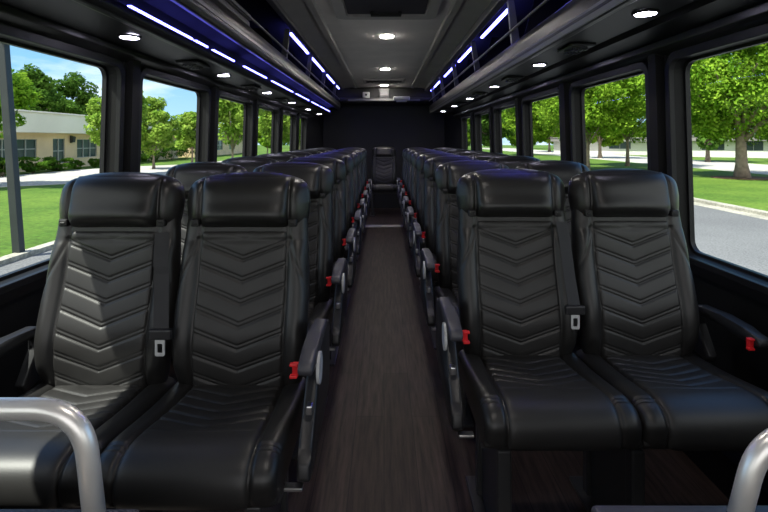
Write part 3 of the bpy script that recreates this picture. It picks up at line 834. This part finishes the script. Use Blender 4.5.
# the other kinds share the mesh data of the first seat
def variant(kind, s, belt):
    t = empty('bus_seat', (0, 0, 0))
    for ch in list(first.children):
        if ch.name.startswith(('seat_frame', 'leg')): continue
        copy_tree(ch, t)
    make_armrest(t, s, kind)
    if belt is not None: make_belt(t, belt)
    make_pedestal(t, s, kind)
    return t
protos = {('left', 'aisle'): variant('aisle', 1, None), ('left', 'window'): variant('window', -1, 0.040),
          ('right', 'aisle'): variant('aisle', -1, 0.012), ('right', 'window'): variant('window', 1, None)}
used = set()
XS = {('left', 'aisle'): -0.455, ('left', 'window'): -0.882, ('right', 'aisle'): 0.482, ('right', 'window'): 0.910}
extra = {('left', 'window', 0): ', sunlit beside the biggest left window', ('right', 'window', 0): ', beside the biggest right window'}
for nm, yb in (('left', 1.55), ('right', 1.76)):
    for k in range(8):
        for kind in ('aisle', 'window'):
            key = (nm, kind)
            t = protos[key] if key not in used else copy_tree(protos[key])
            used.add(key)
            t.location = (XS[key], yb + 0.78 * k, 0)
            if k == 0: row = 'front row'
            elif k == 7: row = 'last row'
            else: row = '%s row from the front' % ordn[k]
            tag(t, 'black leather %s seat with chevron quilting, %s %s of the aisle' % (kind, row, nm), 'bus seat', 'black leather seats in rows along the bus')
first.location = (0.0, 8.36, -0.05 + 0.05)
tag(first, 'black leather seat facing down the aisle against the middle of the rear wall', 'bus seat')

# thin paler strip across the aisle floor towards the rear
bm = bmesh.new(); add_box(bm, (-0.27, 6.95, 0.0), (0.27, 7.1, 0.012), 0.004); tag(from_bm('trim_41', bm, 'ceiling_edge'), kind='structure')

# ================================================================== grab rails and modesty panels by the camera
def grab_rail(pts, label):
    # round the corners of the poly path
    P = [Vector(p) for p in pts]; out = [P[0]]
    for i in range(1, len(P) - 1):
        a = (P[i - 1] - P[i]).normalized(); b = (P[i + 1] - P[i]).normalized(); r = 0.075
        for k in range(13):
            t_ = k / 12; p0 = P[i] + a * r; p2 = P[i] + b * r
            out.append(p0 * (1 - t_) ** 2 + P[i] * 2 * t_ * (1 - t_) + p2 * t_ ** 2)
    out.append(P[-1])
    t = empty('grab_rail', (pts[-1][0], pts[-1][1], 0), label, 'grab rail')
    bmm = bmesh.new(); o = Vector(t.location); add_tube(bmm, [p - o for p in out], 0.0165, 24)
    from_bm('rail_tube', bmm, 'chrome', t, smooth=True)
    return t
def modesty(x0, x1, label, z=0.634):
    t = empty('modesty_panel', ((x0 + x1) / 2, 0.78, 0), label, 'panel'); c = (x0 + x1) / 2
    pts = rounded_rect(x0 - c, x1 - c, 0.05, z - 0.01, 0.03)
    bmm = bmesh.new(); add_prism(bmm, pts, 'y', -0.016, 0.016); from_bm('board', bmm, 'plastic', t)
    bmm = bmesh.new(); add_box(bmm, (x0 - c, -0.03, z - 0.022), (x1 - c, 0.03, z), 0.008, 3); from_bm('top_cap', bmm, 'plastic_grey', t)
    for x in (x0 - c + 0.06, x1 - c - 0.06):
        bmm = bmesh.new(); add_box(bmm, (x - 0.015, -0.02, 0), (x + 0.015, 0.02, 0.12), 0.004); from_bm('foot', bmm, 'frame_metal', t)
grab_rail([(-1.10, 0.78, 0.625), (-1.10, 0.78, 0.812), (-0.480, 0.78, 0.812), (-0.460, 0.78, 0.634)], 'bent stainless steel grab rail at the bottom left in front of the left seats')
grab_rail([(1.12, 0.78, 0.625), (1.12, 0.78, 0.775), (0.600, 0.78, 0.775), (0.565, 0.78, 0.640)], 'bent stainless steel grab rail at the bottom right in front of the right seats')
modesty(-1.17, -0.40, 'black low panel carrying the left grab rail')
modesty(0.34, 1.17, 'black low panel carrying the right grab rail', 0.640)

# ================================================================== OUTDOORS
def slab(name, pts, m, z0, z1):
    bmm = bmesh.new(); add_prism(bmm, pts, 'z', z0, z1); return tag(from_bm(name, bmm, m), kind='structure')
slab('ground', [(-160, -60), (160, -60), (160, 220), (-160, 220)], 'grass', GZ - 0.3, GZ - 0.02)
slab('road', [(-6.85, -40), (11.3, -40), (11.3, 90), (-6.85, 90)], 'asphalt', GZ - 0.1, GZ - 0.005)
slab('lawn', [(-60, -40), (-7.05, -40), (-7.05, 90), (-60, 90)], 'grass', GZ - 0.1, GZ + 0.03)
slab('lawn', [(11.55, -40), (24.5, -40), (24.5, 120), (11.55, 120)], 'grass', GZ - 0.1, GZ + 0.03)
slab('parking_lot', [(24.5, -40), (34.5, -40), (34.5, 140), (24.5, 140)], 'concrete', GZ - 0.1, GZ + 0.02)
slab('curb', [(-7.05, -40), (-6.82, -40), (-6.82, 90), (-7.05, 90)], 'curb', GZ - 0.1, GZ + 0.09)
slab('curb', [(11.25, -40), (11.6, -40), (11.6, 120), (11.25, 120)], 'curb', GZ - 0.1, GZ + 0.09)
slab('gutter', [(10.75, -40), (11.25, -40), (11.25, 120), (10.75, 120)], 'curb', GZ - 0.1, GZ + 0.0)
slab('sidewalk', [(-27, 8), (-18.3, 22.6), (-13.6, 26.5), (-13.0, 40), (-15.5, 62), (-16.8, 62), (-17.2, 45), (-20.5, 41), (-22.8, 36), (-23.2, 20), (-31, 8)], 'concrete', GZ - 0.1, GZ + 0.045)

# ------------------------------------------------------------------ trees
def crown_mesh(name, seed, rx, rz, nblob, nleaf, leaf, shape='round'):
    rng = np.random.RandomState(seed)
    cs = []
    while len(cs) < nblob:
        p = rng.uniform(-1, 1, 3); d = np.linalg.norm(p)
        if d > 1 or d < 0.35: continue
        if shape == 'cone' and abs(p[0]) + abs(p[1]) > 1.25 - 0.7 * (p[2] * 0.5 + 0.5): continue
        cs.append(p)
    cs = np.array(cs); br = rng.uniform(0.16, 0.30, nblob)
    idx = rng.randint(0, nblob, nleaf)
    d = rng.normal(size=(nleaf, 3)); d /= np.linalg.norm(d, axis=1)[:, None]
    rad = br[idx] * rng.uniform(0.55, 1.12, nleaf) ** 0.7
    c = (cs[idx] * 0.86 + d * rad[:, None] * np.array([1.15, 1.15, 0.75])) * np.array([rx, rx, rz])
    nrm = d * 0.6 + np.array([0, 0, 0.5]) + rng.normal(size=(nleaf, 3)) * 0.55
    nrm /= np.linalg.norm(nrm, axis=1)[:, None]
    a = np.cross(nrm, rng.normal(size=(nleaf, 3))); a /= np.linalg.norm(a, axis=1)[:, None]
    b = np.cross(nrm, a); sz = leaf * rng.uniform(0.6, 1.3, nleaf)[:, None]
    V = np.empty((nleaf, 4, 3)); V[:, 0] = c - a * sz * 0.62; V[:, 1] = c + b * sz * 0.36; V[:, 2] = c + a * sz * 0.62; V[:, 3] = c - b * sz * 0.36
    V = V.reshape(-1, 3)
    me = bpy.data.meshes.new(name)
    me.vertices.add(len(V)); me.vertices.foreach_set('co', V.ravel())
    me.loops.add(nleaf * 4); me.loops.foreach_set('vertex_index', np.arange(nleaf * 4))
    me.polygons.add(nleaf); me.polygons.foreach_set('loop_start', np.arange(nleaf) * 4); me.polygons.foreach_set('loop_total', np.full(nleaf, 4))
    me.update(calc_edges=True)
    return me
def trunk_bm(h, r, rx, rz, seed):
    """straight bole, then limbs running up into the crown"""
    rnd = random.Random(seed); bmm = bmesh.new()
    pts = []; rr = []
    for i in range(9):
        f_ = i / 8; pts.append((0.05 * math.sin(f_ * 3 + seed), 0.05 * math.sin(f_ * 4), (h + rz * 0.9) * f_)); rr.append(r * (1.35 if i == 0 else 1.0) * (1 - 0.8 * f_))
    add_tube(bmm, pts, rr, 10)
    for k in range(9):
        a = 2 * math.pi * k / 9 + rnd.uniform(-.3, .3); z0 = h * rnd.uniform(0.78, 1.15); L = rx * rnd.uniform(0.55, 0.85)
        q = [(0, 0, z0)]
        for j in range(1, 6):
            f_ = j / 5; q.append((math.cos(a) * L * f_, math.sin(a) * L * f_, z0 + (rz * 0.9) * (f_ ** 0.8) * rnd.uniform(0.75, 0.95)))
        add_tube(bmm, q, [r * 0.45 * (1 - 0.16 * j) for j in range(6)], 7)
    return bmm
def tree(name, loc, h, rx, rz, r, m, label, seed, nleaf=9000, leaf=0.20, nblob=60, shape='round', group=None, rz_=0.0):
    t = empty(name, (loc[0], loc[1], GZ), label, 'tree', group, rz_)
    from_bm('trunk', trunk_bm(h, r, rx, rz, seed), 'bark', t, smooth=True)
    c = link('crown', crown_mesh('crown', seed, rx, rz, nblob, nleaf, leaf, shape), m, t)
    c.location = (0, 0, h + rz * 0.85)
    return t
# right side: px -> (x,y)
tree('maple_tree', (20.9, 28.6), 2.6, 5.3, 4.6, 0.34, 'leaf', 'big bright green tree with a grey trunk on the right lawn', 3, 60000, 0.175, 150)
bm = bmesh.new(); add_disc(bm, (0, 0, 0.04), 'z', 1.5, 0.05, sx=1.15); mm = from_bm('mulch_bed', bm, 'mulch', loc=(20.9, 28.4, GZ)); tag(mm, kind='structure')
tree('maple_tree', (14.6, 35), 2.3, 3.9, 4.2, 0.15, 'leaf', 'leafy green tree filling the left part of the second right window', 5, 34000, 0.19, 110)
tree('maple_tree', (20.6, 41.5), 2.6, 4.4, 4.8, 0.15, 'leaf', 'leafy green tree in the right part of the second right window', 7, 32000, 0.22, 110)
tree('maple_tree', (13.2, 44), 2.3, 3.2, 4.2, 0.14, 'leaf', 'green tree filling the third right window', 9, 22000, 0.24, 80)
tree('dense_tree', (12.6, 57), 2.0, 3.2, 2.9, 0.2, 'leaf_dark', 'darker tree under open sky in the fourth right window', 11, 12000, 0.34, 60)
tree('maple_tree', (12.7, 68), 2.2, 3.4, 4.6, 0.2, 'leaf', 'tree filling the fifth right window', 12, 9000, 0.42, 50)
tree('maple_tree', (13.3, 84), 2.2, 3.4, 5.5, 0.2, 'leaf_dark', 'tree filling the narrow last right window', 13, 9000, 0.5, 50)
far = [(33, 50, 3.4, 4.0, 'leaf_dark'), (53, 82, 5.0, 6, 'leaf'), (61, 75, 4.8, 6, 'leaf_dark'), (26.5, 60, 3.6, 4.4, 'leaf'), (42, 93, 5, 6, 'leaf_dark'), (20, 72, 4.0, 4.2, 'leaf'), (31, 92, 5, 6, 'leaf'), (41.5, 50, 3.2, 4.0, 'leaf')]
fl = ['dark distant tree left of the grey trunk in the biggest right window', 'bright distant tree behind the white house in the biggest right window', 'dark distant tree at the far right edge behind the white house', 'distant tree between the trunks in the second right window', 'distant dark tree behind the right end of the long white house', 'distant low tree beyond the third right window', 'bright distant tree behind the long white house', 'distant tree right of the grey trunk in the biggest right window']
for i, (x, y, rx, rz, m) in enumerate(far):
    tree('distant_tree', (x, y), 1.8, rx, rz, 0.22, m, fl[i], 20 + i, 6000, 0.5, 45, group='trees beyond the parking lot')

for i in range(9):
    tree('horizon_tree', (13 + 8.4 * i, 128 + (i % 3) * 4), 0.9, 3.5, 3.2 + 0.6 * (i % 3), 0.25, 'leaf_dark' if i % 2 else 'leaf', 'low distant tree on the horizon through the right windows, %s from the aisle' % ordn[i], 80 + i, 3500, 0.8, 40, group='tree line on the right horizon')
for i in range(4):
    tree('horizon_tree', (-13 - 8.4 * i, 128 + (i % 3) * 4), 0.9, 3.5, 3.2 + 0.6 * (i % 3), 0.25, 'leaf_dark' if i % 2 else 'leaf', 'low distant tree on the horizon through the left windows, %s from the aisle' % ordn[i], 90 + i, 3500, 0.8, 40, group='tree line on the left horizon')
# left side
tree('ash_tree', (-19.2, 22.8), 2.0, 2.6, 2.9, 0.14, 'leaf', 'green tree partly behind the grey lamp post at the left edge', 31, 13000, 0.2, 60)
tree('oak_tree', (-42.3, 58), 3.4, 3.3, 4.1, 0.35, 'leaf_dark', 'dark rounded tree rising behind the tan building, left one', 32, 12000, 0.36, 60)
tree('oak_tree', (-42, 65.3), 3.6, 3.6, 4.1, 0.3, 'leaf_dark', 'dark rounded tree rising behind the tan building, right one', 33, 12000, 0.36, 60)
tree('ash_tree', (-16.7, 30.8), 1.6, 1.8, 2.3, 0.1, 'leaf_lime', 'lime green tree in front of the tan building beside the first left pillar', 34, 13000, 0.2, 55)
tree('ash_tree', (-17.6, 37.5), 1.3, 1.9, 2.3, 0.1, 'leaf_lime', 'lime green tree at the left edge of the second left window', 35, 11000, 0.2, 55)
tree('ash_tree', (-16.6, 42.5), 1.4, 1.9, 2.0, 0.1, 'leaf_lime', 'small lime tree at the right edge of the second left window', 36, 10000, 0.24, 55)
tree('young_tree', (-9.6, 31.0), 1.9, 2.0, 2.9, 0.09, 'leaf_lime', 'slender yellow-green tree with a thin trunk filling the third left window', 37, 9000, 0.2, 55)
tree('ash_tree', (-15.5, 65), 1.4, 2.2, 2.4, 0.1, 'leaf', 'small green tree below the sky in the fourth left window', 38, 8000, 0.36, 50)
tree('young_tree', (-9.9, 46.5), 1.9, 2.0, 3.3, 0.1, 'leaf_lime', 'yellow-green tree filling the fifth left window', 39, 9000, 0.27, 50)
tree('young_tree', (-10.7, 62.0), 1.9, 2.2, 3.8, 0.1, 'leaf_lime', 'yellow-green tree filling the narrow last left window', 40, 9000, 0.35, 50)

# ------------------------------------------------------------------ shrubs
def shrub(loc, rx, rz, label, seed, m='leaf_shrub', n=2600, leaf=0.13):
    t = empty('shrub', (loc[0], loc[1], GZ + 0.03), label, 'shrub', 'shrubs in front of the buildings')
    bmm = bmesh.new()
    for k in range(6):
        a = k * 1.05 + seed; add_tube(bmm, [(0, 0, 0), (math.cos(a) * rx * 0.25, math.sin(a) * rx * 0.25, rz * 0.5), (math.cos(a) * rx * 0.5, math.sin(a) * rx * 0.5, rz * 1.1)], [0.03, 0.022, 0.01], 6)
    from_bm('stem', bmm, 'bark', t, smooth=True)
    c = link('foliage', crown_mesh('foliage', seed, rx, rz, 26, n, leaf), m, t); c.location = (0, 0, rz)
BX = -25.0
sh = [(26.0, 1.0, .62), (28.3, 1.1, .62), (30.4, 1.1, .6), (32.2, .5, .35), (34.4, .5, .4), (37.8, .7, .35), (40.3, 1.1, .5), (43.5, 1.5, 1.25), (46.8, 1.6, 1.35), (50.3, 1.7, 1.3)]
for i, (y, rx, rz) in enumerate(sh):
    lab = 'clipped dark green shrub against the tan building, %s from the left' % (ordn + ['tenth'])[i]
    shrub((BX + 1.9, y * 1.14), rx, rz, lab, 60 + i)

# ------------------------------------------------------------------ tan building on the left
def building(origin, rz, L, H, D, fh, wins, names, label, wall='stucco', fasc='fascia'):
    """face looks towards +x local; length runs along +y local; wins=(y0,y1,z0,z1,nx,nz)"""
    t = empty('office_building' if fasc == 'fascia' else 'house', origin, label, 'building', rz=rz)
    holes = [[(a, c), (b, c), (b, d), (a, d)] for a, b, c, d, _, _ in wins]
    plate_holes('front_wall', [(0, -0.3), (L, -0.3), (L, H), (0, H)], holes, 0.3, wall, lambda c: Vector((-0.15 + c[2], c[0], c[1])), t)
    bmm = bmesh.new(); add_box(bmm, (-D, 0, -0.3), (-0.32, L, H)); from_bm('building_body', bmm, wall, t)
    bmm = bmesh.new(); add_box(bmm, (-D - 0.3, -0.4, H - fh), (0.7, L + 0.4, H + 0.1), 0.03); add_box(bmm, (-D - 0.3, -0.45, H + 0.1), (0.78, L + 0.45, H + 0.22), 0.02)
    from_bm('fascia_band' if fasc == 'fascia' else 'roof', bmm, fasc, t)
    for a, b, c, d, nx, nz in wins:
        bmm = bmesh.new(); w_ = 0.07
        for k in range(nx + 1):
            y = a + (b - a) * k / nx; add_box(bmm, (-0.16, y - w_ / 2, c), (-0.04, y + w_ / 2, d))
        for k in range(nz + 1):
            z = c + (d - c) * k / nz; add_box(bmm, (-0.17, a, z - w_ / 2), (-0.045, b, z + w_ / 2))
        f = from_bm('window', bmm, 'mullion', t)
        bmm = bmesh.new(); add_box(bmm, (-0.14, a, c), (-0.12, b, d)); from_bm('pane', bmm, 'pane', f)
    return t
wl = [(3.0, 5.6, .9, 2.35, 2, 2), (9.2, 13.0, .9, 2.35, 3, 2), (15.6, 19.8, 0.9, 2.3, 4, 2), (21.5, 22.9, .45, 2.35, 2, 2), (24.4, 27.2, .8, 2.3, 3, 2), (29.5, 32.5, .75, 2.3, 3, 2), (35.5, 38.5, .75, 2.3, 3, 2)]
building((BX, 15.5, GZ), 0, 44, 4.05, 10, 1.3, wl, None, 'single-storey tan office building with pale roof band behind the left lawn')
building((-24, 62, GZ), 0, 22, 3.6, 10, 0.9, [(2, 5, .8, 2.2, 2, 2), (8, 11, .8, 2.2, 2, 2), (14, 17, .8, 2.2, 2, 2)], None, 'grey-roofed low house seen in the fourth left window', 'stucco', 'roof_grey')
# small wall lamps under the roof band
for i, (y, lab) in enumerate([(30.3, 'dark wall lamp left of the tall narrow window on the tan building'), (39.1, 'dark wall lamp between the two right windows of the tan building')][1:]):
    t = empty('wall_lamp', (BX, y, GZ + 2.25), lab, 'wall lamp')
    bmm = bmesh.new(); add_box(bmm, (0.0, -0.12, -0.25), (0.08, 0.12, 0.35), 0.02); from_bm('back_plate', bmm, 'post', t)
    bmm = bmesh.new(); add_prism(bmm, [(0.06, -0.2), (0.26, -0.2), (0.34, 0.25), (0.06, 0.32)], 'y', -0.17, 0.17, 0.02); from_bm('lantern', bmm, 'post', t)
# white houses far right
building((41, 66, GZ), math.radians(233), 16, 2.6, 8, 0.5, [(1.5, 4, .9, 2.4, 2, 1), (6, 8, .9, 2.4, 2, 1), (10, 12.5, .9, 2.4, 2, 1)], None, 'white house beyond the parking lot in the biggest right window', 'white_wall', 'roof_grey')
building((27, 78, GZ), math.radians(246), 15, 2.4, 7, 0.4, [(2, 5, .9, 2.1, 2, 1), (8, 11, .9, 2.1, 2, 1), (14, 17, .9, 2.1, 2, 1)], None, 'long white house beyond the trunks in the second right window', 'white_wall', 'roof_grey')

# ------------------------------------------------------------------ lamp post on the left
t = empty('lamp_post', (-7.0, 9.4, GZ), 'dark grey square lamp post standing on the lawn edge at the far left', 'lamp post')
t.rotation_euler = (0, math.radians(-4.3), 0)
bm = bmesh.new(); add_box(bm, (-0.075, -0.075, 0.02), (0.075, 0.075, 4.2), 0.012, 2); from_bm('pole', bm, 'post', t)
bm = bmesh.new(); add_box(bm, (-0.15, -0.15, 0.0), (0.15, 0.15, 0.06), 0.02, 2); from_bm('base_plate', bm, 'post', t)
bm = bmesh.new(); add_box(bm, (0.0, -0.14, 4.13), (0.46, 0.14, 4.22), 0.03, 3); from_bm('lamp_head', bm, 'post', t)

S.render.film_transparent = False
S.cycles.use_denoising = True
S.cycles.max_bounces = 8
S.cycles.transparent_max_bounces = 12
S.cycles.sample_clamp_indirect = 6
